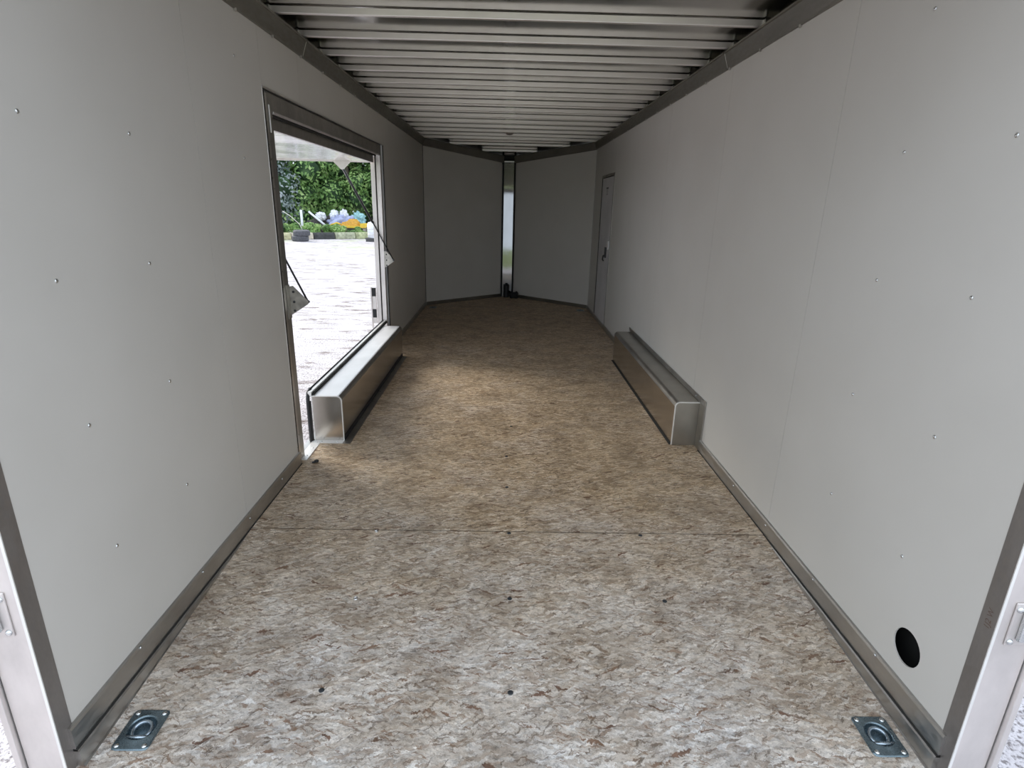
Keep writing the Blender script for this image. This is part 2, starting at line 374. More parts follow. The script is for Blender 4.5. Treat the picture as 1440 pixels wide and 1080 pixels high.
# left wall
bm = NB()
panels(bm, -1, [YR+.045, 2.355, 3.04], ZB, HW)
panels(bm, -1, [3.04, 3.58, 4.80, 5.84], 2.0, HW)
panels(bm, -1, [5.84, 6.02, 7.24, YC], 0, HW, [(8.32, 2.158, .034)])
for a, b_, z0, z1 in ((YR+.05, 3.04, -.13, 2.40), (3.04, 5.84, 1.99, 2.40), (5.84, YC, -.13, 2.40)):
    box(bm, -1.33, -1.325, a, b_, z0, z1, 1)
    box(bm, -A-.009, -A-.0065, a+.02, b_-.02, z0+.1, min(z1, 2.30), 2) if False else None
box(bm, -1.2425, -1.2405, YR+.05, 3.03, ZB, 2.28, 3)
box(bm, -1.2425, -1.2405, 3.06, 5.8, 2.01, 2.28, 3)
box(bm, -1.2425, -1.2405, 5.86, 8.22, 0, 2.28, 3)
box(bm, -1.33, -1.235, 3.035, 3.04, -.13, 2.0, 1); box(bm, -1.33, -1.235, 5.84, 5.845, -.13, 2.0, 1)
wl = struct(obj('wall_left', bm, [m_wall, m_ext, m_cavity, m_seam]))
# right wall, solid around the access door
bm = NB()
HOLE = (1.427, .189, .058)
panels(bm, 1, [YR+.045, 2.365, 3.585, 4.81, 6.03, 7.06], ZB, HW, [HOLE])
panels(bm, 1, [7.06, 7.95], 1.872, HW)
panels(bm, 1, [7.95, YC], 0, HW)
for a, b_ in ((YR+.05, 7.06), (7.95, YC)): box(bm, 1.325, 1.33, a, b_, -.13, 2.40, 1)
box(bm, 1.325, 1.33, 7.06, 7.95, 1.87, 2.40, 1); box(bm, 1.30, 1.33, 7.06, 7.95, -.13, 1.87, 1)
box(bm, 1.2405, 1.2425, 1.60, 7.0, ZB, 2.28, 3)
box(bm, 1.30, 1.305, YR+.05, 1.62, ZB, .5, 2)
wr = struct(obj('wall_right', bm, [m_wall, m_ext, m_cavity, m_seam]))
# V-nose walls
bm = NB()
def zt(y): return 2.262 - .13*(y-YC)
for s in (-1, 1):
    p = [(s*A, YC, 0), (s*(NX+.012), NY, 0), (s*(NX+.012), NY, zt(NY)), (s*A, YC, HW)]
    d = Vector((s*.006, .006, 0))
    f = [bm.verts.new(q) for q in p]; b = [bm.verts.new(Vector(q)+d) for q in p]
    bm.faces.new(f); bm.faces.new(b)
    for i in range(4): bm.faces.new((f[i], f[(i+1) % 4], b[(i+1) % 4], b[i]))
    p = [(s*1.33, YC, -.13), (s*.16, NY+.14, -.13), (s*.16, NY+.14, 2.42), (s*1.33, YC, 2.42)]
    f = bm.faces.new([bm.verts.new(q) for q in p]); f.material_index = 1
p = [(-.16, NY+.14, -.13), (.16, NY+.14, -.13), (.16, NY+.14, 2.42), (-.16, NY+.14, 2.42)]
f = bm.faces.new([bm.verts.new(q) for q in p]); f.material_index = 1
wn = struct(obj('wall_front', bm, [m_wall, m_ext]))
# rivets
def rivets(lst, side, parent, r=.0062):
    for y, z in lst:
        b = NB(); x = side*A
        lathe(b, [(r, side*.0005), (r*.95, -side*.0018), (r*.55, -side*.0034), (r*.1, -side*.0038)], 'X', (x, y, z), 12)
        obj('rivet', b, m_screw, parent)
rivets([(1.527, 1.675), (1.946, 1.67), (1.946, 1.262), (1.533, 1.266), (1.943, .85), (1.532, .855), (1.535, .445), (1.944, .445), (1.53, 2.07), (1.945, 2.07)], 1, wr)
rivets([(1.513, 1.668), (1.938, 1.665), (1.52, 1.261), (1.933, 1.267), (1.936, .855), (1.526, .85), (1.533, .447), (1.936, .447), (2.766, 2.067), (2.756, 1.654), (1.52, 2.07)], -1, wl)

# ------------------------------------------------------------------ ceiling skin
bm = NB(); nx, ny = 60, 300
V = {}
for j in range(ny+1):
    y = YR + (NY+.1-YR)*j/ny
    hw = 1.31 if y < YC else 1.31 - (y-YC)*(1.31-.2)/(NY+.1-YC)
    for i in range(nx+1):
        x = -hw + 2*hw*i/nx
        ph = ((y-3.24)/.4064) % 1.0
        pil = math.sin(math.pi*ph)
        dz = (noise.noise(Vector((x*1.1+5, y*2.2, 1)))*.0030 + noise.noise(Vector((x*2.6, y*1.3, 9)))*.0012)*pil + .0012*pil
        V[i, j] = bm.verts.new((x, y, zr(y) + dz))
for j in range(ny):
    for i in range(nx):
        bm.faces.new((V[i, j], V[i, j+1], V[i+1, j+1], V[i+1, j])).smooth = True
box(bm, -1.33, 1.33, YR, 8.6, 2.43, 2.44, 1)
v = [bm.verts.new(p) for p in ((-1.33, 8.6, 2.44), (1.33, 8.6, 2.44), (.16, NY+.14, 2.44), (-.16, NY+.14, 2.44))]; f = bm.faces.new(v); f.material_index = 1
ceil = struct(obj('ceiling', bm, [m_roof, m_ext], fix=False))

# ------------------------------------------------------------------ roof beams
ORD = ['first', 'second', 'third', 'fourth', 'fifth', 'sixth', 'seventh', 'eighth', 'ninth', 'tenth', 'eleventh', 'twelfth', 'thirteenth', 'fourteenth', 'fifteenth', 'sixteenth', 'seventeenth']
for k in range(16):
    y = 3.232 + .4068*k
    hl = 1.30 if y < YC else 1.25 - (y-YC)*1.13
    bm = NB(); z1 = zr(y)-.0055; z0 = z1-.032; c = .004
    prof = [(0, z0+c), (c*.3, z0+c*.3), (c, z0), (.026-c, z0), (.026, z0+c), (.026, z1), (0, z1)]
    a = [bm.verts.new((-hl, y+p, z)) for p, z in prof]; b = [bm.verts.new((hl, y+p, z)) for p, z in prof]
    n = len(prof)
    for i in range(n): bm.faces.new((a[i], a[(i+1) % n], b[(i+1) % n], b[i]))
    bm.faces.new(a); bm.faces.new(b)
    e = 'thin aluminium roof beam across the ceiling, %s in view counting inward from the open rear' % ORD[k] if k < 13 else \
        'short aluminium roof beam in the tapering nose ceiling, %s of three towards the centre post' % ORD[k-13]
    o = tag(obj('roof_beam', bm, m_beam), e, 'roof beam', 'roof beams across the ceiling')
    bx = NB()
    for s in (-1, 1):
        h_ = min(hl, 1.235); box(bx, min(s*h_, s*(h_-.010)), max(s*h_, s*(h_-.010)), y-.022, y-.0005, z0, z1)
    obj('end_bracket', bx, m_trim, o)

# dome light in the nose ceiling, flat disc hanging below the skin between two beams
o = empty('dome_light', (-.015, 7.86, zr(7.86)), 'small round dome light on the ceiling near the front nose', 'light')
bm = NB(); lathe(bm, [(.062, 0), (.062, -.012), (.055, -.016)], 'Z', (-.015, 7.86, zr(7.86)), 28); obj('base', bm, m_trim, o)
bm = NB(); lathe(bm, [(.054, -.012), (.052, -.03), (.038, -.045), (.015, -.052), (.001, -.053)], 'Z', (-.015, 7.86, zr(7.86)), 28)
obj('lens', bm, plain('smoked_lens', (.32, .29, .26), .35, var=.05), o)

# ------------------------------------------------------------------ roof rails
def rail_prof(s):
    return [(s*1.2285, 2.256), (s*1.220, 2.256), (s*1.218, 2.266), (s*1.1945, 2.334), (s*1.188, 2.337), (s*1.188, 2.346), (s*1.238, 2.346), (s*1.238, 2.256)]
n_ = 1
for s in (-1, 1):
    JY = 3.66
    bm = NB()
    sweep(bm, rail_prof(s), YR+.02, JY-.005); sweep(bm, rail_prof(s), JY+.005, YC+.0)
    box(bm, min(s*1.236, s*1.31), max(s*1.236, s*1.31), YR+.02, YC, 2.30, 2.345)
    box(bm, min(s*1.306, s*1.31), max(s*1.306, s*1.31), YR+.02, YC, 2.34, 2.40)
    r = struct(obj('trim_%d' % n_, bm, m_rail)); n_ += 1
    b = NB(); sweep(b, [(s*1.222, 2.262), (s*1.1925, 2.343), (s*1.225, 2.343)], JY-.0049, JY+.0049); obj('joint_strip', b, m_weld, r)
    for y in [2.0+.4064*k for k in range(14)]:
        b = NB(); box(b, min(s*1.2185, s*1.2262), max(s*1.2185, s*1.2262), y-.006, y+.006, 2.246, 2.2595); obj('rail_clip', b, m_alu, r)
# nose rails
for s in (-1, 1):
    bm = NB()
    a0 = Vector((s*A, YC, 0)); a1 = Vector((s*(NX-.004), NY, 0)); d = Vector((-s*1.0, -1.13, 0)).normalized()
    rings = []
    for P, zz in ((a0, HW), (a1, zt(NY)-.005)):
        pr = [(.004, -.012), (.012, 0), (.032, .08), (.032, .092), (-.03, .092), (-.03, -.012)]
        rings.append([bm.verts.new(P + d*u + Vector((0, 0, zz+v_))) for u, v_ in pr])
    n = 6
    for i in range(n): bm.faces.new((rings[0][i], rings[0][(i+1) % n], rings[1][(i+1) % n], rings[1][i]))
    bm.faces.new(rings[0]); bm.faces.new(rings[1])
    struct(obj('trim_%d' % n_, bm, m_rail)); n_ += 1

# ------------------------------------------------------------------ base trims
def base_trim(s, y0, y1, name, near=True):
    bm = NB()
    yb = YB-.02
    sweep(bm, [(s*1.2295, .076), (s*1.222, .074), (s*1.2195, .066), (s*1.2195, .003), (s*1.2295, .003)], y0, y1)
    if near:
        # wedge-filling lower strip with a groove above it
        a = []
        for y, zz in ((y0, zf(y0)-.004), (2.28, zf(2.28)-.004)):
            pr = [(s*1.2295, -.002), (s*1.217, -.002), (s*1.212, -.007), (s*1.210, min(-.0075, zz+.008)), (s*1.203, min(-.0078, zz+.003)), (s*1.203, min(-.008, zz)), (s*1.2295, min(-.008, zz))]
            a.append([bm.verts.new((x, y, z)) for x, z in pr])
        for i in range(7): bm.faces.new((a[0][i], a[0][(i+1) % 7], a[1][(i+1) % 7], a[1][i]))
        bm.faces.new(a[0]); bm.faces.new(a[1])
        box(bm, min(s*1.2295, s*1.216), max(s*1.2295, s*1.216), y0, y1 if y1 < 4 else 3.3, -.006, .003, 1)
    return struct(obj(name, bm, [m_trim, m_dark]))
bl = base_trim(-1, YR+.03, 3.055, 'baseboard_left')
br = base_trim(1, YR+.03, 3.34, 'baseboard_right')
bm = NB(); sweep(bm, [(-1.2295, .06), (-1.222, .058), (-1.220, .05), (-1.220, 0), (-1.2295, 0)], 5.87, YC-.01); obj('front_length', bm, m_trim, bl)
bm = NB(); sweep(bm, [(1.2295, .06), (1.222, .058), (1.220, .05), (1.220, 0), (1.2295, 0)], 5.6, 7.06); sweep(bm, [(1.2295, .05), (1.222, .048), (1.220, .04), (1.220, 0), (1.2295, 0)], 7.06, YC-.01); obj('front_length', bm, m_trim, br)
for s, par in ((-1, bl), (1, br)):
    for y in (1.527, 1.93, 2.36, 2.76):
        b = NB(); lathe(b, [(.006, 0), (.0055, -s*.002), (.001, -s*.0035)], 'X', (s*1.2195, y, .066 if y < 2.3 else .05), 12); obj('rivet', b, m_screw, par)
bm = NB()
for s in (-1, 1):
    d = Vector((-s*1.0, -1.13, 0)).normalized(); P0 = Vector((s*(A-.012), YC+.006, 0)); P1 = Vector((s*(NX+.012), NY-.002, 0)); rg = []
    for P in (P0, P1): rg.append([bm.verts.new(P+d*u+Vector((0, 0, z))) for u, z in ((0, 0), (.010, 0), (.008, .045), (0, .05))])
    for i in range(4): bm.faces.new((rg[0][i], rg[0][(i+1) % 4], rg[1][(i+1) % 4], rg[1][i]))
    bm.faces.new(rg[0]); bm.faces.new(rg[1])
struct(obj('baseboard_front', bm, m_rail))
# corner beads between the side walls and the nose
for s, mm in ((-1, m_dark), (1, m_seam)):
    bm = NB(); box(bm, min(s*1.229, s*1.223), max(s*1.229, s*1.223), YC-.008, YC-.002, .06, 2.25); struct(obj('trim_%d' % n_, bm, mm)); n_ += 1

# ------------------------------------------------------------------ nose post (concave polished aluminium corner)
bm = NB(); seg = 14
def arc(u): return NY - .004 + .055*math.cos(u*math.pi/2)*1.0
cols = []
for i in range(seg+1):
    u = -1 + 2*i/seg
    cols.append([bm.verts.new((u*.078, NY+.004+.030*z+.003*(1-u*u), z)) for z in [-.0 + 2.13*k/12 for k in range(13)]])
for a, b in zip(cols, cols[1:]):
    for k in range(12): bm.faces.new((a[k], b[k], b[k+1], a[k+1])).smooth = True
post = struct(obj('trim_%d' % n_, bm, m_post, fix=False)); n_ += 1
b = NB()
for s in (-1, 1): box(b, s*.092-.013, s*.092+.013, NY+.002, NY+.01, 0, 2.14)
obj('edge_channel', b, m_dark, post)
b = NB(); box(b, -.078, .078, NY+.0, NY+.05, 2.13, 2.145); obj('top_cap', b, m_weld, post)
b = NB(); box(b, -.11, .11, NY+.08, NY+.09, 2.1, 2.3); box(b, -.09, .09, NY+.075, NY+.085, 0, 2.1); obj('backing', b, m_dark, post)
b = NB(); lathe(b, [(.085, 0), (.085, .02), (.07, .03)], 'Z', (0, NY+.0, 2.235), 24); obj('roof_corner_cap', b, m_beam, post)

# black wiring boot and cable coil at the foot of the post
o = empty('wiring_boot', (0, NY-.06, 0), 'black corrugated wiring boot standing at the foot of the nose post', 'cable boot')
bm = NB(); lathe(bm, [(.045, 0)] + [(.042 + .006*(k % 2), .012*k+.01) for k in range(16)] + [(.03, .205), (.012, .225), (.001, .228)], 'Z', (-.008, NY-.04, 0), 18); obj('boot', bm, m_black, o)
bm = NB(); tube(bm, [(.02, NY-.07, .09), (.05, NY-.10, .07), (.09, NY-.12, .03)], .014); obj('cable', bm, m_black, o)
bm = NB()
pts = []
for k in range(150):
    t = k*.30; pts.append((.115 + (.062+.008*math.sin(k*.37))*math.cos(t), NY-.19 + (.05)*math.sin(t), .014 + .0006*k + .005*math.sin(k*.9)))
tube(bm, pts, .011, 7); tag(obj('cable_coil', bm, m_black), 'low black coil of cable on the floor beside the wiring boot', 'cable')

# ------------------------------------------------------------------ D-ring anchors
def rr_pt(t, hx, hy, r):
    """point on a rounded rectangle in direction t"""
    dx, dy = math.cos(t), math.sin(t)
    k = min(hx/max(abs(dx), 1e-9), hy/max(abs(dy), 1e-9)); x, y = dx*k, dy*k
    qx, qy = abs(x), abs(y)
    if qx > hx-r and qy > hy-r:
        cx, cy = hx-r, hy-r; b_ = dx*0
        ax, ay = abs(dx), abs(dy); B = ax*cx+ay*cy; Cc = cx*cx+cy*cy-r*r
        k = B+math.sqrt(max(0, B*B-Cc)); x, y = dx*k, dy*k
    return x, y
def make_dring():
    root = empty('recessed_tie_down', (0, 0, 0), '', 'tie-down')
    bm = NB(); n = 48; rings = []
    for (r, z) in ((.004, -.019), (.020, -.018), (.030, -.016), (.0355, -.010), (.038, -.001), (.0395, .0048), (.043, .0055), (.0465, .0038)):
        ring = []
        for k in range(n):
            t = 2*math.pi*k/n; x, y = r*math.cos(t), r*math.sin(t)+.004
            if r >= .030:  # squared-off pocket at the hinge side
                y = max(y, -.034 - (r-.038)*.8)
                if math.sin(t) < -.45: x = x*1.12
            ring.append(bm.verts.new((x, y, z)))
        rings.append(ring)
    for hx, hy, z in ((.0500, .0605, .0036), (.0535, .0655, .0028), (.0545, .0665, .0005)):
        rings.append([bm.verts.new((*rr_pt(2*math.pi*k/n, hx, hy, .012), z)) for k in range(n)])
    for a, b in zip(rings, rings[1:]):
        for k in range(n): bm.faces.new((a[k], a[(k+1) % n], b[(k+1) % n], b[k])).smooth = True
    bm.faces.new(rings[0])
    obj('plate', bm, m_zinc, root)
    bm = NB(); pts = [(.0265*math.cos(t), .0265*math.sin(t)*.98+.002, -.004+.004*math.sin(t)) for t in [math.radians(-50+280*k/26) for k in range(27)]]
    tube(bm, pts, .0055, 10); obj('ring', bm, m_zinc2, root)
    bm = NB(); tube(bm, [(-.031, -.0235, -.001), (.031, -.0235, -.001)], .0062, 12); obj('hinge_pin', bm, m_zinc2, root)
    for sx_ in (-1, 1):
        for sy in (-1, 1):
            bm = NB(); lathe(bm, [(.0075, .002), (.0075, .0045), (.005, .0068), (.001, .0075)], 'Z', (sx_*.040, sy*.053, 0), 14); obj('bolt', bm, m_screw, root)
    return root
DL = ['zinc recessed tie-down ring on the floor in the bottom left corner of the view', 'zinc recessed tie-down ring on the floor by the round hole in the right wall',
      'recessed tie-down ring in the far left corner of the nose floor', 'recessed tie-down ring in the far right corner of the nose floor']
dr = make_dring()
for k, (x, y) in enumerate(RING):
    o = dr if k == 0 else copy_tree(dr, (0, 0, 0))
    o.location = (x, y, zf(y)+.0012); o.rotation_euler = (math.atan(.052) if y < YB else 0, 0, 0)
    tag(o, DL[k], 'tie-down', 'recessed tie-down rings in the floor')

# ------------------------------------------------------------------ rear door frame
for s in (-1, 1):
    bm = NB()
    x0, x1 = s*1.2345, s*1.335
    def P(x): return x
    # tube post: inner (jamb) face mat 0, rear face mat 1; shaded and sky-lit sides coloured apart
    xs = sorted((x0, x1))
    box(bm, xs[0], xs[1], YR, YR+.046, -.36, 2.46, 0)
    for f in bm.faces:
        c = f.calc_center_median()
        if c.y < YR+.001: f.material_index = 1
    xs = sorted((s*1.338, s*1.356)); box(bm, xs[0], xs[1], YR-.012, YR+.03, -.36, 2.46, 1)
    fr = struct(obj('trim_%d' % n_, bm, [m_jamb, m_bright], bevel=.002)); n_ += 1
    # inner lip that hides the panel edge
    b = NB(); xs = sorted((s*1.2346, s*1.2285)); box(b, xs[0], xs[1], YR+.0005, YR+.047, -.14, 2.32); obj('jamb_face', b, m_jamb, fr)
    b = NB(); xs = sorted((s*1.2290, s*1.2365)); box(b, xs[0], xs[1], YR-.0022, YR+.0004, -.36, 2.4); obj('bright_edge', b, m_weld, fr)
    # latch keeper bracket on the rear face
    zb = .415 if s < 0 else .42
    k = NB(); xa = s*1.262; xs = sorted((xa, s*1.335)); box(k, xs[0], xs[1], YR-.005, YR, zb, zb+.13)
    kp = obj('latch_keeper', k, m_bright, fr, bevel=.003)
    k = NB(); xs = sorted((s*1.283, s*1.335)); box(k, xs[0], xs[1], YR-.018, YR-.005, zb+.02, zb+.11); obj('keeper_cup', k, m_screw, kp, bevel=.004)
    for zz in (zb+.014, zb+.112):
        b = NB(); lathe(b, [(.0085, -.004), (.0085, -.0075), (.005, -.011), (.001, -.0115)], 'Y', (s*1.272, YR, zz), 14); obj('screw', b, m_screw, kp)
    if s > 0:
        cu = bpy.data.curves.new('pencil_mark', 'FONT'); cu.body = '1J2 W'; cu.size = .023; cu.extrude = .0001
        mk = plain('pencil_brown', (.14, .09, .07), .8); cu.materials.append(mk)
        t = bpy.data.objects.new('pencil_mark', cu); COL.objects.link(t); t.parent = fr
        t.matrix_world = Matrix.Translation((1.2281, 1.218, .455)) @ Matrix(((0, 0, -1, 0), (0, -1, 0, 0), (1, 0, 0, 0), (0, 0, 0, 1))).to_4x4() if False else \
            Matrix(((0, 0, -1, 1.2282), (0, 1, 0, 1.2), (1, 0, 0, .452), (0, 0, 0, 1)))
# rear header across the top, out of frame but closes the roof edge
bm = NB(); box(bm, -1.235, 1.235, YR, YR+.05, 2.33, 2.46); struct(obj('trim_%d' % n_, bm, m_bright)); n_ += 1

# ------------------------------------------------------------------ left side opening (door_1)
d1 = NB()
# outer lip
box(d1, -1.2335, -1.2275, 3.034, 3.040, 0.0, 2.0, 0); box(d1, -1.2335, -1.2300, 3.040, 3.060, 0.0, 1.985, 1); box(d1, -1.2335, -1.2265, 3.034, 5.85, 1.992, 2.002, 0); box(d1, -1.2335, -1.2265, 5.836, 5.85, 0, 2.0, 1)
# near jamb : dark groove, light strip, wide face
box(d1, -1.262, -1.255, 3.04, 3.06, 0, 1.995, 1)
box(d1, -1.262, -1.231, 3.060, 3.088, 0, 1.975, 0)
box(d1, -1.33, -1.240, 3.088, 3.168, -.06, 1.96, 2)
# header : broad face, bright channel, lower hinge rail
box(d1, -1.33, -1.243, 3.10, 5.79, 1.905, 1.99, 2)
box(d1, -1.262, -1.2345, 3.175, 5.60, 1.893, 1.9045, 3)
box(d1, -1.256, -1.244, 3.175, 5.60, 1.880, 1.8925, 1)
# far jamb : stepped bright reveal towards the camera
box(d1, -1.33, -1.290, 5.735, 5.80, 0, 1.9, 3)
box(d1, -1.289, -1.283, 5.742, 5.80, 0, 1.9, 1)
box(d1, -1.282, -1.240, 5.75, 5.80, 0, 1.9, 3)
box(d1, -1.262, -1.25, 5.80, 5.836, 0, 1.995, 1)
door1 = struct(obj('door_1', d1, [m_alu, m_dark, m_frame, m_bright], bevel=.0015))
b = NB(); box(b, -1.2395, -1.234, 3.118, 3.128, 1.80, 1.93); obj('hinge_gusset', b, m_weld, door1, bevel=.002)
# threshold strip
b = NB(); box(b, -1.262, -1.205, 3.10, 3.39, -.004, .004); th = obj('threshold', b, m_weld, door1)
for y in (3.16, 3.27, 3.355):
    q = NB(); lathe(q, [(.006, .004), (.005, .006), (.001, .0065)], 'Z', (-1.225, y, 0), 10); obj('screw', q, m_screw, th)
b = NB(); box(b, -1.30, -1.262, 3.17, 5.735, -.13, -.004); obj('sill', b, m_trim, door1)
# striker plate with two black blocks on the far jamb
b = NB(); box(b, -1.385, -1.372, 5.70, 5.735, .25, .665); sp_ = obj('striker_plate', b, m_bright, door1, bevel=.002)
b = NB(); box(b, -1.372, -1.333, 5.71, 5.735, .30, .66); obj('plate_web', b, m_bright, sp_)
for z in (.36, .575):
    b = NB(); box(b, -1.37, -1.335, 5.70, 5.71, z, z+.085); obj('rubber_bumper', b, m_black, sp_, bevel=.003)

# raised hatch: a large door panel swung out and up on its top hinge
hd = empty('hatch_door', (-1.27, 4.42, 1.86), 'large aluminium hatch swung up and out above the left side opening', 'hatch')
bm = NB()
H0, H1, HZ = -1.30, -3.05, 1.835
nx, ny = 40, 60; V = {}
for i in range(nx+1):
    for j in range(ny+1):
        x = H0+(H1-H0)*i/nx; y = 3.19+(5.70-3.19)*j/ny
        V[i, j] = bm.verts.new((x, y, HZ + .02*(i/nx) + noise.noise(Vector((x*4, y*1.6, 3)))*.0035))
for i in range(nx):
    for j in range(ny): bm.faces.new((V[i, j], V[i, j+1], V[i+1, j+1], V[i+1, j])).smooth = True
obj('inner_skin', bm, alu('hatch_lining', (.84, .82, .80), (.08, .2), metal=.85, scale=5, stretch=(.6, 3, 1), var=.2, bmp=.35), hd, fix=False)
b = NB(); box(b, H1, H0, 3.19, 5.70, HZ+.03, HZ+.05); obj('outer_skin', b, m_ext, hd)
b = NB()
box(b, H1-.02, H0, 5.69, 5.715, HZ-.004, HZ+.05); box(b, H1-.02, H0, 3.17, 3.195, HZ-.004, HZ+.05); box(b, H1-.03, H1, 3.17, 5.71, HZ+.01, HZ+.06)
obj('edge_frame', b, m_bright, hd, bevel=.002)
b = NB(); box(b, -1.285, -1.262, 3.18, 5.56, 1.822, 1.882); hr = obj('hinge_rail', b, m_frame, hd, bevel=.002)
b = NB(); tube(b, [(-1.272, 3.18, 1.889), (-1.272, 5.58, 1.889)], .008); obj('hinge_barrel', b, m_dark, hr)

# gas struts with triangular brackets
def strut(y, tip, top, lab, side):
    o = empty('gas_strut', (tip[0], y, tip[2]), lab, 'gas strut', 'gas struts of the raised hatch')
    tip = Vector(tip); top = Vector(top); mid = tip + (top-tip)*.42
    b = NB(); tube(b, [mid, top], .011, 12); obj('cylinder', b, m_blackp, o)
    b = NB(); tube(b, [tip, mid], .0055, 10); obj('piston_rod', b, m_black, o)
    # jamb bracket: bent plate with a triangular nose pointing into the trailer
    yy = y
    b = NB(); ax = -1.236
    tri = [(ax, tip.z+.085), (ax+.02, tip.z+.088), (tip.x-.012, tip.z+.022), (tip.x+.006, tip.z+.004), (tip.x+.002, tip.z-.012), (ax+.02, tip.z-.062), (ax, tip.z-.075)]
    f = [b.verts.new((x, yy-.002, z)) for x, z in tri]; g_ = [b.verts.new((x, yy+.002, z)) for x, z in tri]
    b.faces.new(f); b.faces.new(g_); n = len(tri)
    for i in range(n): b.faces.new((f[i], f[(i+1) % n], g_[(i+1) % n], g_[i]))
    box(b, ax-.003, ax+.001, yy-(.045 if side < 0 else 0), yy+(.0 if side < 0 else .03), tip.z-.09, tip.z+.095)
    jb = obj('jamb_bracket', b, alu('galvanised_bracket', (.40, .38, .34), (.35, .5), metal=.7, scale=18, var=.3), o)
    for dz in (-.05, .0, .055):
        q = NB(); lathe(q, [(.007, -.002), (.006, -.006), (.001, -.008)], 'Y', (ax+.02, yy, tip.z+dz), 10); obj('screw', q, m_screwdark, jb)
    q = NB(); lathe(q, [(.008, -.008), (.008, .008)], 'Y', tuple(tip), 12); obj('ball_joint', q, m_screwdark, jb)
    b = NB(); ty = top.y - yy; tri = [(top.x-.085, HZ+.0), (top.x+.085, HZ+.0), (top.x+.012, top.z-.012), (top.x-.012, top.z-.012)]
    f = [b.verts.new((x, yy+ty-.018, z)) for x, z in tri]; g_ = [b.verts.new((x, yy+ty-.013, z)) for x, z in tri]
    b.faces.new(f); b.faces.new(g_)
    for i in range(4): b.faces.new((f[i], f[(i+1) % 4], g_[(i+1) % 4], g_[i]))
    obj('hatch_bracket', b, m_bright, o)
strut(3.165, (-1.142, 3.172, .938), (-1.56, 3.30, 1.745), 'gas strut on the near jamb of the left opening, mostly hidden behind the jamb', -1)
strut(5.735, (-1.146, 5.732, .932), (-1.585, 5.705, 1.775), 'black gas strut running from the far jamb up to the raised hatch', 1)

# ------------------------------------------------------------------ wheel boxes
def wheel_box(s, y0, y1, xi, h, name, label, cat):
    """xi = inner face x (abs); box sits against side s"""
    o = empty(name, (s*1.15, (y0+y1)/2, 0), label, cat)
    r = .032; xo = 1.228 if s > 0 else 1.246
    arc_ = [(xi + r - r*math.cos(a), h - r + r*math.sin(a)) for a in [math.pi/2*k/8 for k in range(9)]]
    pr = [(xi, .001)] + arc_ + [(xo, h), (xo, .001)]
    bm = NB(); a = [bm.verts.new((s*x, y0+.006, z)) for x, z in pr]; b = [bm.verts.new((s*x, y1-.006, z)) for x, z in pr]
    n = len(pr)
    for i in range(n):
        f = bm.faces.new((a[i], a[(i+1) % n], b[(i+1) % n], b[i]))
        if 1 <= i <= 8: f.smooth = True
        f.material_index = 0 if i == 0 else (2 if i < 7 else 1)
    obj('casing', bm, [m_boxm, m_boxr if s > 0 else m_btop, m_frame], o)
    for yy in (y0, y1):
        bm = NB(); e0, e1 = (yy, yy+.005) if yy == y0 else (yy-.005, yy)
        a = [bm.verts.new((s*x, e0, z)) for x, z in pr]; b = [bm.verts.new((s*x, e1, z)) for x, z in pr]
        for i in range(n): bm.faces.new((a[i], a[(i+1) % n], b[(i+1) % n], b[i]))
        bm.faces.new(a); bm.faces.new(b); ep = obj('end_plate', bm, m_boxm if s < 0 else m_boxr, o)
    # bright raw rim of the folded sheet around the near end
    bm = NB(); w_ = .005
    inner = [(xi+w_, .002)] + [(xi + r - (r-w_)*math.cos(a), h - r + (r-w_)*math.sin(a)) for a in [math.pi/2*k/8 for k in range(9)]] + [(xo, h-w_)]
    outer = [(xi-.001, .002)] + [(xi + r - (r+.001)*math.cos(a), h - r + (r+.001)*math.sin(a)) for a in [math.pi/2*k/8 for k in range(9)]] + [(xo, h+.001)]
    L_ = [[bm.verts.new((s*x, yy, z)) for x, z in q] for yy in (y0-.003, y0+.007) for q in (inner, outer)]
    m_ = len(inner)
    for i in range(m_-1):
        bm.faces.new((L_[0][i], L_[0][i+1], L_[1][i+1], L_[1][i])); bm.faces.new((L_[1][i], L_[1][i+1], L_[3][i+1], L_[3][i])); bm.faces.new((L_[0][i], L_[0][i+1], L_[2][i+1], L_[2][i]))
    obj('folded_rim', bm, m_weld, o)
    return o
rb = wheel_box(1, 3.42, 5.548, 1.067, .298, 'wheel_box', 'bare aluminium wheel box on the floor against the right wall', 'wheel box')
b = NB()
sweep(b, [(1.2288, .295), (1.2225, .3015), (1.2225, .334), (1.2288, .334)], 3.415, 5.60); box(b, 1.2225, 1.2288, 3.322, 3.42, .001, .334)
wf = obj('wall_flange', b, [m_frame], rb); wf['label'] = 'dull aluminium flange'
b = NB(); box(b, 1.2212, 1.2226, 3.325, 3.41, .001, .300); obj('near_flange_face', b, m_boxr, rb)
b = NB(); box(b, 1.055, 1.068, 3.43, 5.55, .0005, .0035); obj('floor_gap_seal', b, m_dark, rb)
for y in (3.5, 4.2, 4.9):
    q = NB(); lathe(q, [(.005, 0), (.004, -.002), (.001, -.003)], 'X', (1.2225, y, .318), 10); obj('rivet', q, m_screw, rb)
lb = wheel_box(-1, 3.398, 5.575, 1.062, .305, 'wheel_box', 'shiny aluminium wheel box crossing the left side opening, daylight on its top', 'wheel box')
b = NB(); box(b, -1.062, -1.014, 3.352, 5.53, .0008, .0045); box(b, -1.25, -1.062, 3.352, 3.397, .0008, .0045, 1)
bf = obj('floor_flange', b, [m_frame, m_weld], lb)
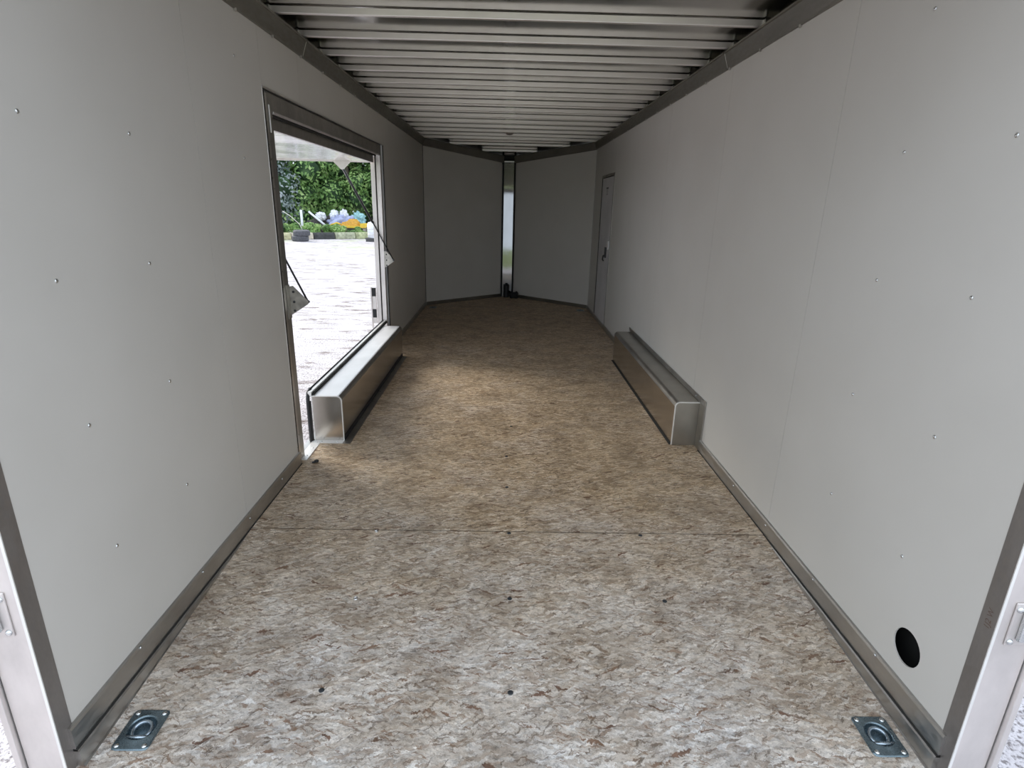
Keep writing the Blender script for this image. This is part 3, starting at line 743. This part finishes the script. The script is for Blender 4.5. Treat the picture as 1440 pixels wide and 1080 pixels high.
for x, y in ((-1.10, 3.37), (-1.2, 3.37), (-1.04, 3.8), (-1.04, 4.4), (-1.04, 5.0), (-1.04, 5.5)):
    q = NB(); lathe(q, [(.006, .0045), (.005, .007), (.001, .008)], 'Z', (x, y, 0), 10); obj('screw', q, m_screw, bf)
b = NB(); box(b, -1.0625, -1.0565, 3.40, 5.55, .004, .030); obj('bottom_seal', b, m_black, lb)
# raised outer lip: dark groove, white upstand
b = NB(); box(b, -1.249, -1.238, 3.397, 5.74, .302, .318); obj('lip_groove', b, m_dark, lb)
b = NB(); box(b, -1.272, -1.2495, 3.397, 5.74, .296, .329); box(b, -1.250, -1.2465, 3.393, 3.40, .0, .3); obj('lip', b, m_weld, lb, bevel=.003)
# rubber seal running up the near corner and along the lip
b = NB()
tube(b, [(-1.268, 3.385, -.05), (-1.268, 3.385, .1), (-1.270, 3.386, .25), (-1.272, 3.392, .29), (-1.275, 3.41, .318), (-1.277, 3.46, .330)], .0115, 10)
tube(b, [(-1.277, 3.45, .330), (-1.277, 4.4, .331), (-1.277, 5.73, .330)], .0055, 8)
box(b, -1.285, -1.256, 3.392, 3.402, -.03, .27)
obj('rubber_seal', b, m_black, lb)

# small black plug lying on the floor by the opening
b = NB(); lathe(b, [(.008, 0), (.013, .004), (.014, .010), (.010, .014), (.004, .017), (.001, .017)], 'Z', (-1.14, 3.076, 0), 12)
lathe(b, [(.0001, 0), (.010, .004), (.010, .009), (.004, .011)], 'Z', (-1.152, 3.062, 0), 10)
tag(obj('rubber_plug', b, m_black), 'small black rubber plug lying on the floor by the left opening', 'rubber plug')

# ------------------------------------------------------------------ right access door (door_2)
b = NB(); y0, y1, z0, z1 = 7.085, 7.925, .052, 1.845
box(b, 1.232, 1.262, y0+.006, y1-.010, z0+.006, z1-.008)
door2 = struct(obj('door_2', b, m_door, bevel=.002))
b = NB()
box(b, 1.226, 1.236, 7.055, y0-.001, .05, 1.875); box(b, 1.226, 1.236, y1+.002, 7.955, .05, 1.875); box(b, 1.226, 1.236, 7.055, 7.955, z1+.002, 1.875)
obj('door_frame', b, m_frame, door2, bevel=.001)
b = NB(); box(b, 1.245, 1.258, y0-.008, y0+.012, z0, z1); box(b, 1.240, 1.258, y1-.014, y1+.008, z0, z1); box(b, 1.240, 1.258, y0, y1, z1-.012, z1+.004); box(b, 1.240, 1.258, y0, y1, z0-.004, z0+.01)
box(b, 1.2265, 1.2325, y1-.012, y1+.003, z0, z1); box(b, 1.2265, 1.2325, y0-.001, y0+.008, z0, z1)
obj('gasket', b, m_black, door2)
b = NB(); box(b, 1.215, 1.2325, 7.285, 7.365, .87, 1.0); dh = obj('door_handle', b, m_blackp, door2, bevel=.006)
b = NB(); tube(b, [(1.225, 7.325, .90), (1.20, 7.325, .895), (1.195, 7.33, .85), (1.21, 7.335, .83)], .009); obj('lever', b, m_blackp, dh)
b = NB(); box(b, 1.212, 1.2325, 7.10, 7.185, .985, 1.09); obj('latch_case', b, plain('white_plastic', (.78, .76, .76), .4), door2, bevel=.004)
b = NB(); box(b, 1.2308, 1.2322, 7.45, 7.60, 1.70, 1.722, 0); 
for k in range(4): box(b, 1.2308, 1.2322, 7.46, 7.585, 1.685-.018*k, 1.692-.018*k, 1)
obj('sticker', b, [m_blackp, plain('sticker_grey', (.25, .24, .25), .6)], door2)

# ------------------------------------------------------------------ the yard
def tyre(loc, tilt, lab):
    b = NB(); R, w_ = .40, .25
    pr = [(R*.56, .02), (R*.62, 0), (R*.85, -.005), (R*.96, .02)] 
    pr += [(R*(1 if k % 2 else .975), .035+.18*k/12) for k in range(13)]
    pr += [(R*.96, w_-.02), (R*.85, w_+.005), (R*.62, w_), (R*.56, w_-.02)]
    lathe(b, pr, 'Z', (0, 0, 0), 40)
    b2 = b; o = obj('tyre', b2, m_tyre); o.location = loc; o.rotation_euler = tilt
    for f in list(o.data.polygons):
        pass
    return tag(o, lab, 'tyre', 'tyres stacked in the yard')
m_tyre = plain('dusty_tyre', (.085, .085, .095), .8, var=.3)
tyre((-10.02, 28.6, -.42), (0, 0, 0), 'dusty black truck tyre on the gravel, lower one of the stack of two')
tyre((-9.94, 28.62, -.162), (math.radians(2), math.radians(-2), .6), 'dusty black truck tyre lying on top of the stack of two')

def blocks():
    # low barrier of old painted concrete kerb blocks along the yard edge
    P0, P1 = Vector((-12.6, 28.2, -.42)), Vector((-6.2, 32.4, -.42)); n = 7; d = (P1-P0)/n
    cl = [(.42, .38, .26), (.48, .45, .28), (.50, .45, .36), (.05, .05, .05), (.35, .36, .25), (.36, .38, .22), (.40, .41, .27)]
    lb_ = ['leftmost mossy yellow kerb block at the yard edge, half hidden by the jamb', 'faded yellow kerb block directly behind the tyre stack', 'tan kerb block just right of the tyre stack', 'black painted kerb block in the row at the yard edge',
           'mossy kerb block beside the black one, to its right', 'mossy kerb block between two others under the yellow machine', 'rightmost mossy kerb block next to the white tank']
    for i in range(n):
        b = NB(); L = d.length
        pr = [(-.16, 0), (-.16, .22), (-.10, .34), (.10, .34), (.16, .22), (.16, 0)]
        sweep(b, pr, .02, L-.02)
        o = obj('kerb_block', b, plain('kerb_paint', cl[i], .85, var=.5, scale=5), bevel=.02)
        o.location = P0+d*i; o.rotation_euler = (0, 0, -math.atan2(d.x, d.y))
        tag(o, lb_[i], 'kerb block', 'kerb blocks along the yard edge')
blocks()

# white tank on skids at the right edge of the opening
o = empty('water_tank', (-6.55, 29.4, -.42), 'white plastic tank on a low skid beside the far door jamb', 'tank')
b = NB(); lathe(b, [(.30, .16), (.36, .20), (.37, .8), (.33, .92), (.12, .98), (.11, 1.03), (.001, 1.04)], 'Z', (-6.55, 29.4, -.42), 28); obj('body', b, plain('white_tank', (.72, .74, .78), .4), o)
b = NB(); box(b, -6.95, -6.15, 29.05, 29.12, -.43, -.27); box(b, -6.95, -6.15, 29.68, 29.75, -.43, -.27); box(b, -6.98, -6.12, 29.05, 29.75, -.29, -.24); obj('skid', b, plain('skid_dark', (.06, .06, .06), .7), o, bevel=.01)
b = NB()
for z in (.35, .62): lathe(b, [(.372, z-.012), (.382, z-.012), (.382, z+.012), (.372, z+.012)], 'Z', (-6.55, 29.4, -.42), 28)
obj('band', b, m_alu, o)

# crumpled blue sheeting over a pile
def mound(name, c, sx_, sy, h, mtl, lab, cat, seed, fq=3.4, amp=.5):
    b = NB(); bmesh.ops.create_icosphere(b, subdivisions=4, radius=1)
    for v in b.verts:
        n = v.co.copy(); k = 1 + amp*noise.noise(n*fq+Vector((seed, 0, 0))) + amp*.5*abs(noise.noise(n*fq*2.3+Vector((0, seed, 0))))
        v.co = Vector((c[0]+n.x*sx_*k, c[1]+n.y*sy*k, max(-.42, c[2]+n.z*h*k)))
    for f in b.faces: f.smooth = True
    o = obj(name, b, mtl); return tag(o, lab, cat) if lab else o
mound('tarpaulin_pile', (-10.35, 37.2, .0), .85, .6, .62, plain('blue_sheet', (.36, .39, .58), .5, var=.3, scale=4), 'pile under crumpled pale blue sheeting beyond the kerb', 'tarpaulin', 3)
mound('rubble_sack', (-11.55, 37.0, .55), .28, .3, .24, plain('white_sack', (.72, .73, .76), .7), 'white sack on the left above the leaning pipe', 'sack', 9)
mound('rubble_sack', (-10.78, 37.3, .62), .24, .3, .30, plain('white_sack', (.76, .78, .82), .7), 'white sack on the left end of the blue sheeted pile', 'sack', 14)
mound('rubble_sack', (-10.2, 37.3, .62), .22, .3, .34, plain('white_sack', (.76, .77, .80), .7), 'white sack on the right end of the blue sheeted pile', 'sack', 21)
mound('tarpaulin_pile', (-9.5, 37.9, .35), .42, .4, .42, plain('teal_sheet', (.30, .52, .54), .5, var=.3), 'small pile under teal sheeting behind the yellow digger', 'tarpaulin', 31)
mound('soil_heap', (-11.6, 37.6, -.25), .9, .7, .68, plain('dark_soil', (.06, .055, .05), .9, var=.4), 'dark heap of scrap under the white sacks', 'heap', 17)

# yellow mini digger lying behind the shrubs
o = empty('mini_digger', (-9.5, 36, -.42), 'yellow and orange mini digger behind the kerb shrubs', 'digger')
my = plain('digger_yellow', (.75, .50, .05), .45, var=.15); mo = plain('digger_orange', (.72, .38, .06), .45, var=.2)
b = NB(); sweep(b, [(-10.0, .32), (-9.95, .62), (-9.6, .72), (-9.45, .92), (-9.15, .90), (-8.95, .60), (-8.9, .32)], 35.6, 36.5); obj('engine_housing', b, mo, o, bevel=.03)
b = NB(); box(b, -10.15, -8.75, 35.55, 36.55, .12, .33); obj('chassis', b, my, o, bevel=.03)
b = NB()
for y in (35.45, 36.35):
    pts = [(-9.95+.0, -.20), (-8.95, -.20)]
    sweep(b, [(-10.1, -.30), (-10.0, -.42), (-8.9, -.42), (-8.8, -.30), (-8.8, -.02), (-8.9, .10), (-10.0, .10), (-10.1, -.02)], y, y+.25)
obj('track', b, m_black, o, bevel=.02)
b = NB(); tube(b, [(-9.95, 35.9, .35), (-10.35, 35.85, .55), (-10.75, 35.8, .36)], .075, 8); tube(b, [(-10.75, 35.8, .36), (-10.85, 35.8, .05)], .06, 8); obj('boom', b, my, o)
b = NB(); sweep(b, [(-11.0, .10), (-10.75, .10), (-10.70, -.10), (-10.95, -.22), (-11.1, -.08)], 35.6, 36.0); obj('bucket', b, m_tyre, o)
b = NB(); box(b, -8.75, -8.15, 35.55, 36.5, .15, .55); obj('dozer_blade', b, my, o, bevel=.03)
o.scale = (.9, .9, .66)
# pipes
b = NB(); tube(b, [(-11.6, 34.9, .86), (-10.5, 35.0, -.08)], .06, 8); tag(obj('pipe', b, plain('white_pipe', (.72, .74, .78), .5)), 'white pipe leaning diagonally over the shrubs left of the digger', 'pipe')
b = NB(); tube(b, [(-11.9, 34.5, -.42), (-11.9, 34.5, .95)], .07, 8); tag(obj('post', b, plain('white_post', (.70, .72, .74), .6)), 'short white post standing left of the leaning pipe', 'post')
b = NB(); tube(b, [(-9.9, 29.25, -.42), (-10.25, 29.3, .35), (-10.6, 29.05, .75), (-10.95, 29.1, .95)], .018, 6); tag(obj('bent_rod', b, m_alu), 'thin bent metal rod rising behind the tyre stack', 'rod')

# trees and shrubs
def foliage(seed, lobes, count, size, name, mtl, parent=None, core=None):
    rnd = random.Random(seed); b = NB()
    for _ in range(count):
        cx, cy, cz, R = rnd.choice(lobes)
        u = Vector((rnd.gauss(0, 1), rnd.gauss(0, 1), rnd.gauss(0, 1))).normalized()
        rr = R*(.72+.34*rnd.random()); p = Vector((cx, cy, cz)) + Vector((u.x*rr, u.y*rr, u.z*rr*.85))
        n = (u + Vector((rnd.uniform(-.6, .6), rnd.uniform(-.6, .6), rnd.uniform(-.2, .8)))).normalized()
        t = n.orthogonal().normalized(); t.rotate(Matrix.Rotation(rnd.uniform(0, 6.28), 3, n)); s_ = n.cross(t); k = size*rnd.uniform(.6, 1.3)
        q = [b.verts.new(p - t*k), b.verts.new(p + s_*k*.5 + n*k*.15), b.verts.new(p + t*k), b.verts.new(p - s_*k*.5 + n*k*.15)]
        b.faces.new(q)
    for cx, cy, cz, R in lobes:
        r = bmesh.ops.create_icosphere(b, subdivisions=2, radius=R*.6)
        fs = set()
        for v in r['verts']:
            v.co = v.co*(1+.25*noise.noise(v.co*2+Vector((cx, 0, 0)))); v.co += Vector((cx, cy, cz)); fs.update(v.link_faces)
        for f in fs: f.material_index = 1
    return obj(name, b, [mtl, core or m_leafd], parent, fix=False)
def tree(x, y, h, w_, seed, mtl, lab, cnt=3800, bark=None, group='trees beyond the yard', size=.14, lob=16):
    rnd = random.Random(seed); o = empty('broadleaf_tree', (x, y, -.42), lab, 'tree', group)
    lobes = [(x+rnd.uniform(-w_, w_)*.8, y+rnd.uniform(-w_, w_)*.5, -.42+h*rnd.uniform(.06, .85), h*rnd.uniform(.08, .14)) for _ in range(lob)]
    foliage(seed, lobes, cnt, size, 'foliage', mtl, o)
    b = NB(); tube(b, [(x, y, -.45), (x+.1, y, h*.3), (x-.1, y+.1, h*.6), (x+.05, y, h*.8)], .16, 10, r2=.05)
    for k in range(7):
        cx, cy, cz, R = lobes[k]; tube(b, [(x, y, max(.3, cz-h*.25)), ((x+cx)/2, (y+cy)/2, cz-h*.08), (cx, cy, cz)], .05, 6, r2=.02)
    obj('trunk', b, bark or m_bark, o)
    return o
TR = [(-17.8, 40, 10, 2.4, 11, m_leafp, 'pale silvery tree at the left edge of the opening view', 6500, m_barkp),
      (-15.1, 38.5, 9, 1.3, 12, m_leafp, 'pale grey-green tree right beside the silvery one', 6500, m_barkp),
      (-13.3, 40, 10, 1.9, 13, m_leaf, 'bright green tree left of the centre of the opening view', 10000, None),
      (-10.9, 41, 11, 2.0, 14, m_leaf, 'bushy mid green tree behind the blue sheeted pile', 10000, None),
      (-8.5, 41.5, 11, 1.9, 15, m_leaf, 'green tree behind the digger, crossed by the gas strut', 10000, None),
      (-6.6, 40, 10, 1.8, 16, m_leaf, 'green tree at the right edge of the opening view', 9000, None),
      (-10.5, 45.5, 14, 4.8, 17, m_leafd, 'tall dark tree standing behind the others', 9000, None)]
for a in TR: tree(a[0], a[1], a[2], a[3], a[4], a[5], a[6], a[7], a[8], size=.135 if a[1] < 45 else .25, lob=34)
SH = [(-12.6, 31.6, .75, 41, m_leafd, 'dark low shrub behind the left end of the kerb'), (-11.2, 32.2, .7, 42, m_leaf, 'green shrub behind the tyre stack'),
      (-10.1, 33.2, .62, 43, m_leaf, 'green shrub right of the tyre stack, in front of the leaning pipe'), (-9.1, 33.4, .55, 44, m_leaf, 'low olive shrub in front of the digger'),
      (-8.0, 33.6, .55, 45, m_leaf, 'low shrub between the digger and the white tank')]
for x, y, r, sd_, mm, lb_ in SH:
    rnd = random.Random(sd_); o = empty('shrub', (x, y, -.42), lb_, 'shrub', 'shrubs behind the kerb')
    lobes = [(x+rnd.uniform(-.7, .7), y+rnd.uniform(-.4, .4), -.42+r*rnd.uniform(.2, .85), r*rnd.uniform(.3, .5)) for _ in range(9)]
    foliage(sd_, lobes, 2600, .065, 'foliage', mm, o)
    b = NB(); tube(b, [(x, y, -.44), (x+.05, y, .1)], .03, 6); obj('stem', b, m_bark, o)
